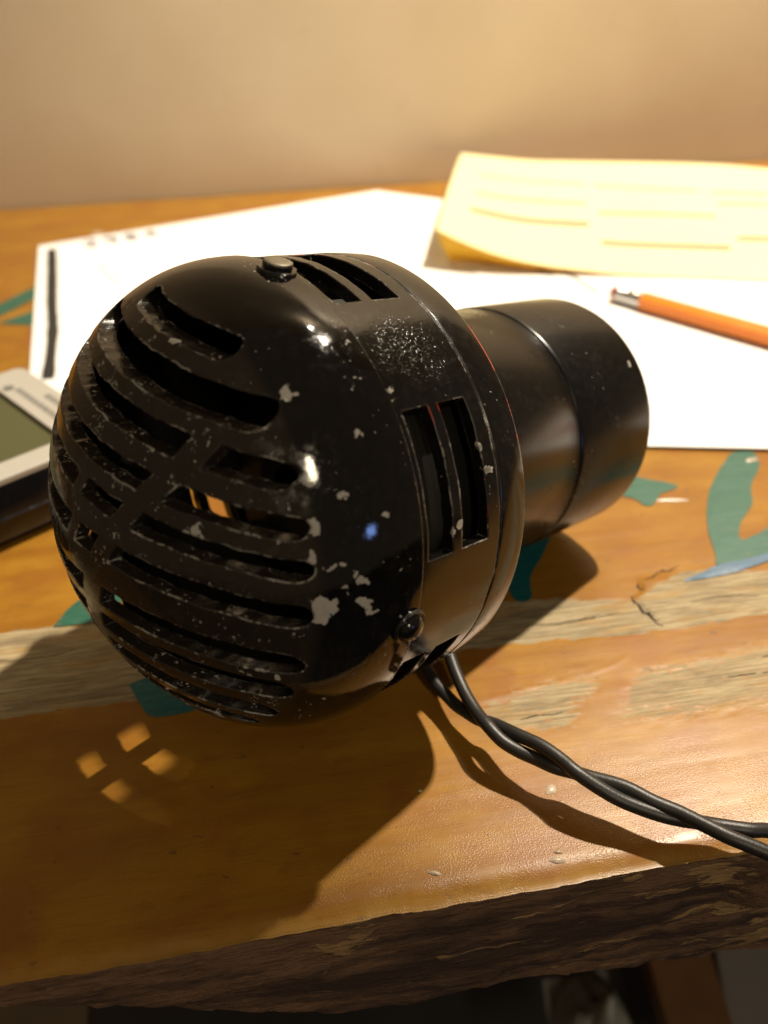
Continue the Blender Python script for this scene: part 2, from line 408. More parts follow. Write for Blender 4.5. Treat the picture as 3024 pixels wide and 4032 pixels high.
mk('knot', V, Fc, plain('knot_wood', (.24, .11, .04), .75, 0, .5, .5, .8), table, smooth=80)

# --- painted marks on the wood (thin paint films that follow the surface)
def paint_mark(pts, mat, lift=.30, name='paint_mark'):
    P = spline([(x, y, 0) for x, y in pts] + [(pts[0][0], pts[0][1], 0)], 3)[:-1]
    P = [(p.x + random.uniform(-.12, .12), p.y + random.uniform(-.12, .12)) for p in P]
    bm = bmesh.new(); vs = [bm.verts.new((x, y, 0)) for x, y in P]; bm.faces.new(vs)
    bmesh.ops.triangulate(bm, faces=bm.faces[:])
    for _ in range(3):
        es = [e for e in bm.edges if e.calc_length() > 3.0]
        if es: bmesh.ops.subdivide_edges(bm, edges=es, cuts=1, use_grid_fill=False)
        bmesh.ops.triangulate(bm, faces=bm.faces[:])
    co = np.array([v.co[:] for v in bm.verts]); zz = table_h(co[:, 0], co[:, 1])
    V = [(a, b - YF, float(z) + lift) for (a, b, _), z in zip(co, zz)]
    Fc = [tuple(v.index for v in f.verts) for f in bm.faces]; bm.verts.index_update(); bm.free()
    return mk(name, V, Fc, mat, table, smooth=60)
def paint_mat(name, a, b):
    m = N(name, .42); c = m.coords(); cc_ = m.mix(m.ramp(m.noise(m.coords((.3, 1, 1)), .35, 6, .65), .3, .7), a, b)
    cc_ = m.mix(m.math('MULTIPLY', m.ramp(m.noise(m.coords((.25, 1, 1)), .8, 5, .7), .60, .72), .7), cc_, (.24, .14, .05))
    m.base(cc_)
    m.normal(m.bump(m.noise(c, .9, 4), .25, .0004)); return m.m
M_teal = paint_mat('teal_paint', (.018, .088, .055), (.031, .112, .078))
M_blue = paint_mat('blue_paint', (.045, .105, .17), (.07, .14, .23))
M_dteal = paint_mat('deep_teal_paint', (.006, .085, .095), (.01, .11, .12))
for o_, lab in ((paint_mark([(180.1, 79), (190, 78), (186, 66), (175.3, 53.8), (169, 41.5), (158.2, 30.9), (152.8, 21.3), (161.2, 23.4), (170, 28), (185, 36), (185, 20), (172, 14.5), (158, 9.2), (143, 5.6), (137, 9.4), (139.5, 14.8), (143.4, 27.8), (151.7, 45), (162.1, 60)], M_teal), 'long curved teal stroke'),
    (paint_mark([(172, 13.9), (158, 8.3), (144, 4.6), (121.6, 2.3), (128, 5.2), (138, 9.0), (146, 9.6), (158, 11.6)], M_blue, .42), 'pale blue painted tip'),
    (paint_mark([(106, 66), (118, 70), (128, 73.3), (134.1, 68.5), (146.2, 60.6), (143.6, 57.5), (137.2, 55.3), (131, 48.7), (127.4, 49.4), (125.5, 54.3), (118, 58), (106, 58)], M_teal), 'star-tipped teal patch'),
    (paint_mark([(-93.8, 20.8), (-87.6, 32.5), (-78, 38), (-72, 30), (-78, 20.9)], M_teal), None),
    (paint_mark([(-66.5, -10.5), (-57, -9), (-46, -22), (-48.5, -25.2), (-58.6, -25.1), (-61.9, -20.6)], M_dteal), None),
    (paint_mark([(-178, 331), (-157, 366), (-142, 372), (-142, 356), (-153, 344), (-172, 314)], M_teal), None),
    (paint_mark([(-168.5, 305), (-149, 322), (-143, 322), (-143, 298)], M_teal), None),
    (paint_mark([(62, 38), (86, 42), (77.5, 26), (69.5, 14.8), (66.6, 4), (60.7, 4.6), (60.5, 14), (56, 20)], M_dteal), None)):
    if lab: o_['label'] = lab
# splits in the worn wood: jagged dark slivers
M_split = plain('dark_split', (.018, .011, .006), .9, 0, .3, .5)
def split(pts, wmax, name='crack'):
    P = spline([(x, y, 0) for x, y in pts], 5); L_, R2 = [], []
    for i, p in enumerate(P):
        t = (P[min(i + 1, len(P) - 1)] - P[max(i - 1, 0)]).normalized(); nn = Vector((-t.y, t.x, 0)); u = i / (len(P) - 1)
        wd = wmax * (math.sin(math.pi * min(max(u, .03), .97)) ** .6) * random.uniform(.35, 1.0); off = random.uniform(-.35, .35) * wmax
        L_.append(p + nn * (off + wd / 2)); R2.append(p + nn * (off - wd / 2))
    V = [(q.x, q.y - YF, float(table_h(np.array([q.x]), np.array([q.y]))[0]) + .12) for pr_ in zip(L_, R2) for q in pr_]
    return mk(name, V, [(2 * i, 2 * i + 1, 2 * i + 3, 2 * i + 2) for i in range(len(P) - 1)], M_split, table)
split([(105.4, 4.6), (104.5, 2.4), (105.8, 1.2)], 1.1)
split([(101.2, -.8), (99.8, -3.2), (100.9, -6.2), (101.0, -9), (102.6, -11.5), (102.9, -14), (104.4, -17)], 1.5)
split([(108, 5.5), (112, 7.2), (116, 9.6), (118.5, 9.2), (123.5, 11.8)], 1.0)
split(CR1, .55); split(CR3, .45); split(CR5, .5); split([(128, -36), (140, -35), (150, -36)], .5); split([(-110, 8), (-96, 7), (-84, 8.5)], .5); split([(118, -8), (131, -7), (144, -9)], .4)
# wax drips and flakes on the varnish
M_wax = plain('pale_wax', (.42, .33, .24), .3, 0, .1)
for (x, y, rx, ry, a) in ((47.8, -70.4, 1.9, 1.3, .8), (42.6, -90.3, 2.2, .8, -.2), (43.5, -88.2, 1.2, .5, -.2), (12.2, -88.2, 1.7, .6, -.4), (-129.6, 481, 4, 6, 0), (186, 72, 4, 1.6, .2), (140, 50.5, 7, 1.2, -.2), (126, 82, 9, 1.0, .1), (13.5, -64.5, .5, .4, 0)):
    n_ = 14; V = []; V.append((x, y - YF, float(table_h(np.array([x]), np.array([y]))[0]) + .55))
    for ring, rr, lz in ((1, .6, .5), (2, 1.0, .1)):
        for k in range(n_):
            t = 2 * math.pi * k / n_; q = rr * random.uniform(.85, 1.12)
            px, py = rx * q * math.cos(t), ry * q * math.sin(t)
            qx, qy = x + px * math.cos(a) - py * math.sin(a), y + px * math.sin(a) + py * math.cos(a)
            V.append((qx, qy - YF, float(table_h(np.array([qx]), np.array([qy]))[0]) + lz))
    Fc = [(0, 1 + k, 1 + (k + 1) % n_) for k in range(n_)] + [(1 + k, 1 + n_ + k, 1 + n_ + (k + 1) % n_, 1 + (k + 1) % n_) for k in range(n_)]
    mk('wax_drip', V, Fc, M_wax, table, smooth=80)

# ------------------------------------------------------------------ wall, floor, things under the table
def wallmat():
    m = N('tan_plaster', .75); c = m.coords()
    n1 = m.noise(c, .006, 4); n2 = m.noise(c, .05, 5); n3 = m.noise(c, .8, 3)
    col = m.mix(m.ramp(n1, .3, .7), (.53, .42, .28), (.58, .47, .325))
    col = m.mix(m.math('MULTIPLY', m.ramp(n2, .62, .75), .25), col, (.45, .33, .2))
    m.base(col); m.normal(m.bump(m.math('MULTIPLY_ADD', n2, .6, m.math('MULTIPLY', n3, .2)), .15, .0015)); return m.m
wl = mk('wall', [(-1500, 575, -560), (1800, 575, -560), (1800, 575, 2200), (-1500, 575, 2200), (-1500, 595, -560), (1800, 595, -560), (1800, 595, 2200), (-1500, 595, 2200)],
        [(0, 1, 2, 3), (7, 6, 5, 4), (0, 4, 5, 1), (3, 2, 6, 7), (0, 3, 7, 4), (1, 5, 6, 2)], wallmat()); wl['kind'] = 'structure'
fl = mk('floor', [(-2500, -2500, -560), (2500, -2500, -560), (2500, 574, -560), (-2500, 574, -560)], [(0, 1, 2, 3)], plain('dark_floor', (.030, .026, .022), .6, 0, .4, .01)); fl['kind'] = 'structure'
def slab(name, quad, z0, z1, mat, label, cat):
    V, Fc = prism_geo(quad, z0, z1); o = fixnormals(mk(name, V, Fc, mat, smooth=30)); b = o.modifiers.new('bevel', 'BEVEL'); b.width = 1.5 * S; b.segments = 2
    if label: tag(o, label, cat)
    return o
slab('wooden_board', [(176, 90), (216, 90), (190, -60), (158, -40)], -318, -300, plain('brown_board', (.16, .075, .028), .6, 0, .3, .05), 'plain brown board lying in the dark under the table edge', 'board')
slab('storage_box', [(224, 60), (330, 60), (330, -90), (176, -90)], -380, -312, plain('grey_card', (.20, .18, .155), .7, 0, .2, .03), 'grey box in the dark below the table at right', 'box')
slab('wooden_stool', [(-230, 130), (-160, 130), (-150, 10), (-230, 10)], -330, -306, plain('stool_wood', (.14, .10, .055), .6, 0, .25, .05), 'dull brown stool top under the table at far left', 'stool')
# crumpled pale cloth on the floor
gx, gy = np.meshgrid(np.linspace(-1, 1, 26), np.linspace(-1, 1, 26)); rr = np.sqrt(gx ** 2 + gy ** 2)
cz = 60 * np.clip(1 - rr, 0, 1) ** .7 + (fbm(gx * 3 + 5, gy * 3) - .5) * 50 * np.clip(1.2 - rr, 0, 1)
V = [(136 + a * 26 + b * 9, 0 + b * 46, -370 + c_) for a, b, c_ in zip(gx.ravel(), gy.ravel(), cz.ravel())]
Fc = [(i * 26 + j, i * 26 + j + 1, (i + 1) * 26 + j + 1, (i + 1) * 26 + j) for i in range(25) for j in range(25)]
tag(mk('cloth', V, Fc, plain('pale_cloth', (.34, .33, .30), .8, 0, .15, .05), smooth=80), 'crumpled pale cloth in the shadow below the bark edge', 'cloth')

# ------------------------------------------------------------------ papers
def sheet(name, pts, z, mat, label, th=.22, group=None):
    V, Fc = prism_geo([(x - pts[0][0], y - pts[0][1]) for x, y in pts], 0, th)
    o = fixnormals(mk(name, V, Fc, mat)); o.location = Vector((pts[0][0], pts[0][1], z)) * S
    tag(o, label, 'paper', group); return o
m = N('white_paper', .6); c = m.coords(); m.base(m.mix(m.noise(c, .02, 3), (.80, .79, .77), (.84, .83, .81))); m.normal(m.bump(m.noise(c, .02, 2), .2, .004)); M_paper = m.m
M_ink = plain('black_ink', (.022, .022, .02), .5); M_grey_ink = plain('grey_ink', (.10, .08, .10), .6); M_faint = plain('faint_print', (.68, .64, .58), .6)
Z0 = 1.15
pC = sheet('paper_sheet', [(102, 551.5), (20, 450), (210, 300), (330, 360)], Z0 - .7, M_paper, 'bottom white sheet whose corner shows behind the yellow paper', group='loose white paper sheets')
pA = sheet('paper_sheet', [(-168.8, 455), (-123.5, 138), (151, 233), (104.6, 549.9)], Z0, M_paper, 'white sheet with a thick black marker line down its left side', group='loose white paper sheets')
pB = sheet('paper_sheet', [(90, 104), (205, 75), (420, 24), (490, 296), (158, 374)], Z0 + .35, M_paper, 'large white sheet behind the siren, its front edge lying along the worn wood', group='loose white paper sheets')
pD = sheet('paper_sheet', [(100, 132.4), (163.3, 122.7), (440, 80), (480, 330), (140, 384)], Z0 + .7, M_paper, 'top white sheet under the orange pencil', group='loose white paper sheets')
def ribbon(name, pts, width, z, mat, parent, wob=0.0):
    P = spline([(x, y, 0) for x, y in pts], 5); V = []; 
    for i, p in enumerate(P):
        t = (P[min(i + 1, len(P) - 1)] - P[max(i - 1, 0)]).normalized(); nn = Vector((-t.y, t.x, 0))
        wd = width * (1 + random.uniform(-wob, wob)) * .5
        for sg in (1, -1): q = p + nn * wd * sg; V.append((q.x, q.y, z))
    Fc = [(2 * i, 2 * i + 1, 2 * i + 3, 2 * i + 2) for i in range(len(P) - 1)]
    pl = parent.location / S
    return mk(name, [(a - pl.x, b - pl.y, c_ - pl.z) for a, b, c_ in V], Fc, mat, parent)
ribbon('marker_line', [(-157.8, 444.5), (-148.3, 382.7), (-140.4, 329), (-132.8, 282.3), (-125.2, 215.6)], 6.4, Z0 + .4, M_ink, pA, .12)
# four blurred figures along the sheet's top edge
def glyph(cx, cy, strokes, h, ang):
    for st in strokes:
        P = []
        for (u, v) in st:
            a, b = u * h * .6, v * h
            P.append((cx + a * math.cos(ang) - b * math.sin(ang), cy + a * math.sin(ang) + b * math.cos(ang)))
        ribbon('printed_figure', P, 3.4, Z0 + .36, M_grey_ink, pA)
AN = math.radians(19)
two = [[(-.4, .25), (0, .5), (.4, .2), (-.4, -.5), (.4, -.5)]]
nine = [[(.4, .2), (0, -.02), (-.4, .22), (0, .5), (.4, .2), (.3, -.2), (-.1, -.5)]]
eight = [[(0, .03), (-.35, .27), (0, .5), (.35, .27), (0, .03), (-.4, -.25), (0, -.5), (.4, -.25), (0, .03)]]
four = [[(.2, -.5), (.2, .5), (-.45, -.15), (.45, -.15)]]
for k, g in enumerate((two, nine, eight, four)):
    glyph(-131 + k * 14.5, 455 + k * 4.6 - 3, g, 15, AN)
for st in ([(-118.7, 395), (-104.4, 359)], [(-118.7, 395), (-75, 410)], [(-104, 359), (-82, 366)]): ribbon('faint_line', st, 2.2, Z0 + .36, M_faint, pA)
ribbon('pen_stroke', [(168, 330), (172.4, 317), (177.4, 304)], 3.4, Z0 + 1.06, M_grey_ink, pD)
ribbon('pen_stroke', [(184, 320), (188.4, 304.4), (191.5, 290), (195.2, 268)], 2.6, Z0 + 1.06, M_ink, pD)

# ------------------------------------------------------------------ curled yellow form
m = N('yellow_paper', .6); c = m.coords(); m.base(m.mix(m.noise(c, .03, 3), (.91, .87, .50), (.93, .89, .55)))
tr = m.n('ShaderNodeBsdfTranslucent'); tr.inputs[0].default_value = (.92, .58, .05, 1)
mx = m.n('ShaderNodeMixShader'); mx.inputs[0].default_value = .26
m.l(m.b.outputs[0], mx.inputs[1]); m.l(tr.outputs[0], mx.inputs[2]); m.l(mx.outputs[0], m.t.nodes['Material Output'].inputs['Surface']); M_yel = m.m
m = N('yellow_fold_glow', .6); m.base((.86, .62, .07))  # same paper; light coming through the fold painted in as deeper yellow
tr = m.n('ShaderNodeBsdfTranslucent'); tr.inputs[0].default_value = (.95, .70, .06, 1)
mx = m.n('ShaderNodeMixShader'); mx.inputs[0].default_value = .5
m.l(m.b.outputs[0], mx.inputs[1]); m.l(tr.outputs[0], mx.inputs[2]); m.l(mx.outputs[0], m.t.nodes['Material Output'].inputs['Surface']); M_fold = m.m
FK = [(0, (105.5, 345.5, 27.0)), (0.09, (123.6, 328.8, 20.0)), (0.22, (151.0, 313.9, 12.0)), (0.35, (179.9, 305.6, 7.0)), (0.52, (216.3, 293.3, 4.0)), (0.74, (263.0, 278.2, 3.0)), (0.95, (304.4, 262.5, 3.0)), (1.26, (364.6, 239.2, 3.0))]
BK = [(0, (175.9, 562.6, 26.0)), (0.22, (229.1, 516.3, 26.0)), (0.435, (287.3, 501.6, 25.0)), (0.68, (351.0, 478.9, 25.0)), (0.81, (381.9, 463.7, 25.0)), (0.92, (406.7, 446.6, 24.0)), (1.26, (479, 399, 24.0))]
def kn(s, K):
    a = [k[0] for k in K]; return np.array([np.interp(s, a, [k[1][j] for k in K]) for j in range(3)])
def smoothk(s, K): return sum(kn(min(max(s + o, 0), 1.26), K) for o in (-.05, -.025, 0, .025, .05)) / 5
def ysurf(s, t):
    f = smoothk(s, FK); b = smoothk(s, BK); p = f * (1 - t) + b * t; p[2] += 3 * math.sin(math.pi * t); return p
yo = np.array((115.6, 343.1, 0))
foot = [(0, (117.5, 345, 2.3)), (.1, (133, 345, 2.3)), (.22, (157, 326, 2.3)), (.35, (183, 312, 2.3)), (.52, (217, 297, 2.4)), (1.26, (365, 242, 2.3))]
NS, NT, NFt = 90, 30, 8
V = []
for i in range(NS + 1):
    s = 1.26 * i / NS; f0 = smoothk(s, foot); cr = ysurf(s, 0)
    dz = max(cr[2] - f0[2], .3)
    for k in range(NFt):            # front face bulging from the foot up to the crest
        u = k / NFt; p = f0 * (1 - u) + cr * u
        bul = math.sin(math.pi * u) * dz * .16; p = p + np.array((-.35 * bul, -1.0 * bul, .1 * bul)); V.append(p - yo)
    for k in range(NT + 1): V.append(ysurf(s, k / NT) - yo)
nr = NFt + NT + 1
Fc = [(i * nr + k, (i + 1) * nr + k, (i + 1) * nr + k + 1, i * nr + k + 1) for i in range(NS) for k in range(nr - 1)]
yel = mk('yellow_form', V, Fc, M_yel, smooth=80); yel.location = Vector(yo) * S
yel.data.materials.append(M_fold)
for i_, p_ in enumerate(yel.data.polygons): p_.material_index = 1 if (i_ % (nr - 1)) < NFt and i_ // (nr - 1) < 34 else 0
sm = yel.modifiers.new('thickness', 'SOLIDIFY'); sm.thickness = .16 * S; sm.offset = 0
tag(yel, 'curled yellow form with rows of black blank lines, lying on the white papers', 'paper')
LINES = [([(0.092, 0.678), (0.186, 0.695), (0.291, 0.705), (0.396, 0.701)], .8), ([(0.423, 0.694), (0.577, 0.676), (0.733, 0.667)], .8), ([(0.763, 0.661), (0.926, 0.680)], .8),
         ([(0.094, 0.455), (0.198, 0.48), (0.302, 0.496), (0.408, 0.503)], .9), ([(0.783, 0.554), (0.929, 0.579)], .8), ([(0.447, 0.427), (0.609, 0.436), (0.783, 0.44)], 1.0),
         ([(0.089, 0.278), (0.169, 0.294), (0.266, 0.306), (0.347, 0.318), (0.426, 0.324)], 2.2), ([(0.468, 0.196), (0.62, 0.196), (0.836, 0.202)], 1.7), ([(0.85, 0.275), (0.938, 0.286), (1.076, 0.301)], 1.7)]
M_lineink = plain('printed_black_line', (.07, .055, .03), .6); M_linepale = plain('printed_thin_line', (.22, .15, .05), .6)
for pts, wd in LINES:
    wd *= 2.3
    P = spline([(a, b, 0) for a, b in pts], 6); V = []
    for p in P:
        for sg in (-1, 1):
            q = ysurf(p.x, p.y + sg * wd / 440); V.append(q + np.array((0, -.1, .8)) - yo)
    mk('printed_line', V, [(2 * i, 2 * i + 2, 2 * i + 3, 2 * i + 1) for i in range(len(P) - 1)], M_lineink if wd > 2.9 else M_linepale, yel)

# ------------------------------------------------------------------ pencil
PZ = Z0 + .95 + 5.0
pdir = Vector((.565, -.825, 0)).normalized()
pen = empty('pencil', (198.4, 254, Z0 + .95), 'orange pencil with silver ferrule and worn red eraser lying on white paper', 'pencil', rot=(0, 0, math.atan2(pdir.y, pdir.x)))
def along(profile, segs, mat, name, rot=0, smooth=40):
    V = []; Fc = []; n_ = len(profile)
    for d, r in profile:
        for k in range(segs):
            a = 2 * math.pi * k / segs + rot; V.append((d, r * math.cos(a), 5.0 + r * math.sin(a)))
    for i in range(n_ - 1):
        for k in range(segs): Fc.append((i * segs + k, i * segs + (k + 1) % segs, (i + 1) * segs + (k + 1) % segs, (i + 1) * segs + k))
    Fc.append(tuple(reversed(range(segs)))); Fc.append(tuple(range((n_ - 1) * segs, n_ * segs)))
    return fixnormals(mk(name, V, Fc, mat, pen, smooth=smooth))
along([(-1.5, 2.6), (-.6, 3.7), (0, 4.1), (5, 4.2)], 20, plain('worn_red_eraser', (.36, .055, .045), .8, 0, .3, .3), 'eraser')
prof = [(2.6, 4.35)]
for k in range(4): prof += [(4 + k * 1.5, 4.6), (4.7 + k * 1.5, 4.25)]
prof += [(12, 4.5), (14.5, 4.5), (15.2, 4.8), (16, 4.5), (20, 4.6)]
along(prof, 24, plain('ferrule_metal', (.62, .60, .58), .3, 1.0, .1), 'ferrule')
along([(19.6, 5.3), (20, 5.6), (210, 5.6), (214, 5.3)], 6, plain('orange_lacquer', (.80, .215, .010), .35, 0, .06, .1), 'barrel', rot=math.pi / 6, smooth=20)
along([(213.9, 5.1), (238, 1.1)], 20, plain('cut_wood', (.5, .32, .15), .7), 'sharpened_cone'); along([(237.9, 1.0), (244, .2)], 12, plain('graphite', (.05, .05, .055), .4), 'lead')

# ------------------------------------------------------------------ handheld meter at the left
ang = math.atan2(.57, .82)
met = empty('handheld_meter', (-73.5, 101, .6), 'handheld meter with pale grey bezel, blank olive display and glossy black body', 'meter', rot=(0, 0, ang))
# local frame: -x runs along the long side, +y along the short side, corner at the origin
def rbox(x0, y0, x1, y1, r, n_=5):
    P = []
    for (cx, cy, a0) in ((x1 - r, y1 - r, 0), (x0 + r, y1 - r, 90), (x0 + r, y0 + r, 180), (x1 - r, y0 + r, 270)):
        for k in range(n_ + 1):
            a = math.radians(a0 + 90 * k / n_); P.append((cx + r * math.cos(a), cy + r * math.sin(a)))
    return P
def stack(name, layers, mat, parent, smooth=40):
    V = []; n_ = len(layers[0][0])
    for P, z in layers: V += [(x, y, z) for x, y in P]
    Fc = [(i * n_ + k, i * n_ + (k + 1) % n_, (i + 1) * n_ + (k + 1) % n_, (i + 1) * n_ + k) for i in range(len(layers) - 1) for k in range(n_)]
    Fc.append(tuple(reversed(range(n_)))); Fc.append(tuple(range((len(layers) - 1) * n_, len(layers) * n_)))
    return fixnormals(mk(name, V, Fc, mat, parent, smooth=smooth))
M_mblack = plain('glossy_black_plastic', (.006, .006, .007), .14, 0, .2)
stack('body', [(rbox(-150, 1.5, -1.5, 86.5, 5), 0), (rbox(-152, -1.5, 1.0, 89.5, 6), 4), (rbox(-152, -2.2, 1.5, 90, 6), 11), (rbox(-152, -2.8, 2.0, 90.6, 6), 11.6), (rbox(-152, -2.8, 2, 90.6, 6), 12.6), (rbox(-152, -2.0, 1.4, 90, 6), 13.2), (rbox(-151, -.8, .8, 89, 5), 22), (rbox(-150, 0, 0, 88, 4), 25)], M_mblack, met, 35)
# bezel frame with a window
o_, i_ = rbox(-150, 0, 0, 88, 4), rbox(-112, 11, -18, 77, 1.5)
n_ = len(o_); V = []
for P, z in ((o_, 25), (o_, 27), (rbox(-149.4, .6, -.6, 87.4, 4), 27.6), (i_, 27.6), (i_, 24.9)): V += [(x, y, z) for x, y in P]
Fc = [(i * n_ + k, i * n_ + (k + 1) % n_, (i + 1) * n_ + (k + 1) % n_, (i + 1) * n_ + k) for i in range(4) for k in range(n_)]
fixnormals(mk('bezel', V, Fc, plain('pale_grey_plastic', (.40, .375, .33), .45, 0, .05), met, smooth=35))
mk('display', [(-112, 11, 25.6), (-18, 11, 25.6), (-18, 77, 25.6), (-112, 77, 25.6)], [(0, 1, 2, 3)], plain('olive_display', (.085, .085, .04), .25, 0, .06, .02), met)
M_print = plain('dark_print', (.12, .12, .11), .6)
# two lines of small print beside the display
for x0, y0, y1 in ((-13.2, 28, 66), (-7.0, 31, 52)):
    y = y0
    while y < y1:
        ln = random.uniform(2.0, 3.6); V, Fc = prism_geo([(x0, y), (x0 + 2.6, y), (x0 + 2.6, y + ln * .8), (x0, y + ln * .8)], 27.62, 27.75)
        mk('print_mark', V, Fc, M_print, met); y += ln + .9
V, Fc = prism_geo([(-14.2 + 2.4 * math.cos(k), 70 + 2.4 * math.sin(k)) for k in np.linspace(0, 2 * math.pi, 14)[:-1]], 27.62, 27.78); mk('print_mark', V, Fc, M_print, met)

# ------------------------------------------------------------------ THE SIREN
Av = Vector((.8143, .5475, -.1926)).normalized(); Wv = Vector((.1598, .1075, .9813)); Wv = (Wv - Av * Wv.dot(Av)).normalized(); Qv = Av.cross(Wv)
rot = Matrix((Wv, Qv, Av)).transposed()
siren = empty('motor_siren', (0, 0, 0), 'small black motor siren with slotted dome, chipped enamel and cylindrical motor', 'siren', rot=rot.to_euler())
SO = Vector((60, 0, -37.315))           # siren axis frame inside the root frame
def srn(name, VF, mat, smooth=35, parent=None, bevel=0):
    V, Fc = VF; o = fixnormals(mk(name, V, Fc, mat, None, smooth=smooth))
    o.parent = parent or siren
    o.location = SO * S if parent is None else (0, 0, 0)
    if bevel:
        b = o.modifiers.new('bevel', 'BEVEL'); b.width = bevel * S; b.segments = 2; b.limit_method = 'ANGLE'; b.angle_limit = math.radians(40)
    return o
Rd, LD, pe, qe = 60.97, 50.65, 2.187, 1.575
def domeR(d, R=Rd, L=LD):
    s = min(max(-d / L, 0), 1) ** (pe / 2); return R * math.sqrt(max(0, 1 - s * s)) ** (2 / qe)
CH = [(-20.3, 43.1, 35.0, 1.5), (-22.2, 3.6, 54.0, 2.6), (-22.8, .8, 54.3, 2.0), (-14.2, 4.6, 58.3, 1.7), (-13.6, 2.4, 58.7, 1.4), (-11.0, 37.4, 46.3, 1.0), (-16.7, 26.6, 50.8, 1.1), (-9.3, 22.5, 55.5, 1.1), (-22.9, 21.2, 49.5, 1.6),
      (-24.0, 14.7, 50.9, 1.0), (-21.3, 13.1, 53.3, .7), (-19.2, 12.7, 54.7, .7), (-17.0, 11.2, 56.2, .9), (-15.3, 9.5, 57.3, .9), (-18.7, 8.2, 55.8, .8), (-32.8, -13.0, 42.4, 1.7), (-30.5, -13.2, 44.6, 1.5), (-38.7, 16.1, 32.6, 1.2),
      (-39.9, 15.7, 30.6, .9), (-26.8, 10.6, 49.7, .8), (-25.4, 38.2, 35.3, 1.1), (-26.0, 39.5, 33.0, .9), (-27.6, -16.6, 47.3, .9), (-28.6, -40.8, 26.9, 1.3), (-35.5, -36.6, 19.1, 1.2), (-39.1, 12.3, 33.4, .7), (-43.2, 12.2, 25.1, .7),
      (-31.2, 19.1, 42.4, .8), (-22.7, 29.1, 45.5, 1.0), (-26.7, 31.8, 39.8, .9), (-29.0, 48.0, 8.0, 1.5), (-37.0, 36.5, 2.0, .9)]
# list is (d, along W, along Q, r): local axes are (W, Q, A)
chips = [(v, q, d, r) for d, v, q, r in CH]
M_dome = enamel('chipped_black_enamel', chips, True, False, .05, bubbly=None, wear=2.0, ribs=True)
M_band = enamel('chipped_black_enamel_band', [(16, 59, 12, 1.7), (14.3, 59.5, 9.5, 1.4), (12, 60, 18, 1.3), (30, 52, 23, 1.0), (25, 55, 23.6, 1.2), (43.6, 42, 1.0, 1.0)], True, True, .14, bubbly=(48, 36, 13, 15), wear=1.6)
M_motor = enamel('satin_black_enamel', [(28, 30, 126, .9)], False, False, .24)
M_in = plain('interior_shade_black', (.007, .006, .005), .7, 0, .4, .4)  # near-black for inner faces, interior shade put into the colour
M_gun = plain('olive_black_rotor', (.0085, .008, .005), .5, 0, .3, .2)
# dome shell
prof = []
for k in range(41):
    th = math.pi / 2 * k / 40; prof.append((-LD * math.sin(th) ** (2 / pe), Rd * max(math.cos(th), 0) ** (2 / qe)))
TH = 3.5
inn = []
for k in range(33):
    th = math.pi / 2 * k / 32; inn.append((-(LD - TH) * math.sin(th) ** (2 / pe), (Rd - TH) * max(math.cos(th), 0) ** (2 / qe)))
outer = [(.55, Rd - .9), (.3, Rd - .25)] + prof[:-1]
def revolve(outer, inner, segs=200):
    V = []; Fc = []
    a_ = outer; no = len(a_)
    ring = lambda L_: [[(r * math.cos(2 * math.pi * i / segs), r * math.sin(2 * math.pi * i / segs), d) for i in range(segs)] for d, r in L_]
    allr = ring(list(reversed(inner[:-1])) ) ; idx = []
    R1 = ring(a_); R2 = ring(inner[:-1])
    for rr in R1: idx.append(len(V)); V += rr
    ap = len(V); V.append((0, 0, -LD))
    i2 = []
    for rr in R2: i2.append(len(V)); V += rr
    ap2 = len(V); V.append((0, 0, -(LD - TH)))
    for k in range(len(idx) - 1):
        for i in range(segs): j = (i + 1) % segs; Fc.append((idx[k] + i, idx[k] + j, idx[k + 1] + j, idx[k + 1] + i))
    for i in range(segs): Fc.append((idx[-1] + i, idx[-1] + (i + 1) % segs, ap))
    for k in range(len(i2) - 1):
        for i in range(segs): j = (i + 1) % segs; Fc.append((i2[k] + j, i2[k] + i, i2[k + 1] + i, i2[k + 1] + j))
    for i in range(segs): Fc.append((i2[-1] + (i + 1) % segs, i2[-1] + i, ap2))
    for i in range(segs): j = (i + 1) % segs; Fc.append((idx[0] + j, idx[0] + i, i2[0] + i, i2[0] + j))
    return V, Fc
dome = srn('slotted_dome', revolve(outer, inn), None, None)
# slot cutters: straight slots cut along the siren axis, divided by a curved web
ro = -.085; CC, SS = math.cos(.085), math.sin(.085)
def web(v): return float(np.interp(v, [-52, -42, -30, -18.8, -6.5, 5.6, 14.8, 23.8, 33], [2, 1.8, 2, 3.5, 6.9, 10.6, 14.3, 19.4, 23.8]))
SLOTS = [(48.2, 52.6), (38.8, 45.1), (30.4, 35.6), (21.5, 26.2), (13.4, 17.9), (2.8, 8.2), (-10.8, -4.6), (-20.0, -13.8), (-29.8, -23.6), (-37.0, -32.6), (-47.0, -39.2), (-55.0, -47.8)]
RE = 53.1
pieces = []
for k, (v0, v1) in enumerate(SLOTS):
    vm = (v0 + v1) / 2; e = math.sqrt(max(RE ** 2 - vm ** 2, 20))
    if k == 0: e = 18.0
    if k == 11: e = 16.0
    if k < 2: pieces.append((v0, v1, -e, e, True, True, 0, 0)); continue
    wc = web(vm); sl = (web(vm + 2) - web(vm - 2)) / 4; hw = 3.1 if k not in (4, 5) else 2.6
    pieces.append((v0, v1, wc + hw, e, False, True, sl, 0))
    if k in (4, 5):
        b = -1.4 if k == 4 else -.2
        pieces.append((v0, v1, b + 1.8, wc - hw, False, False, .3, sl)); pieces.append((v0, v1, -e, b - 1.8, True, False, 0, .3))
    else: pieces.append((v0, v1, -e, wc - hw, True, False, 0, sl))
VV = []; FF = []
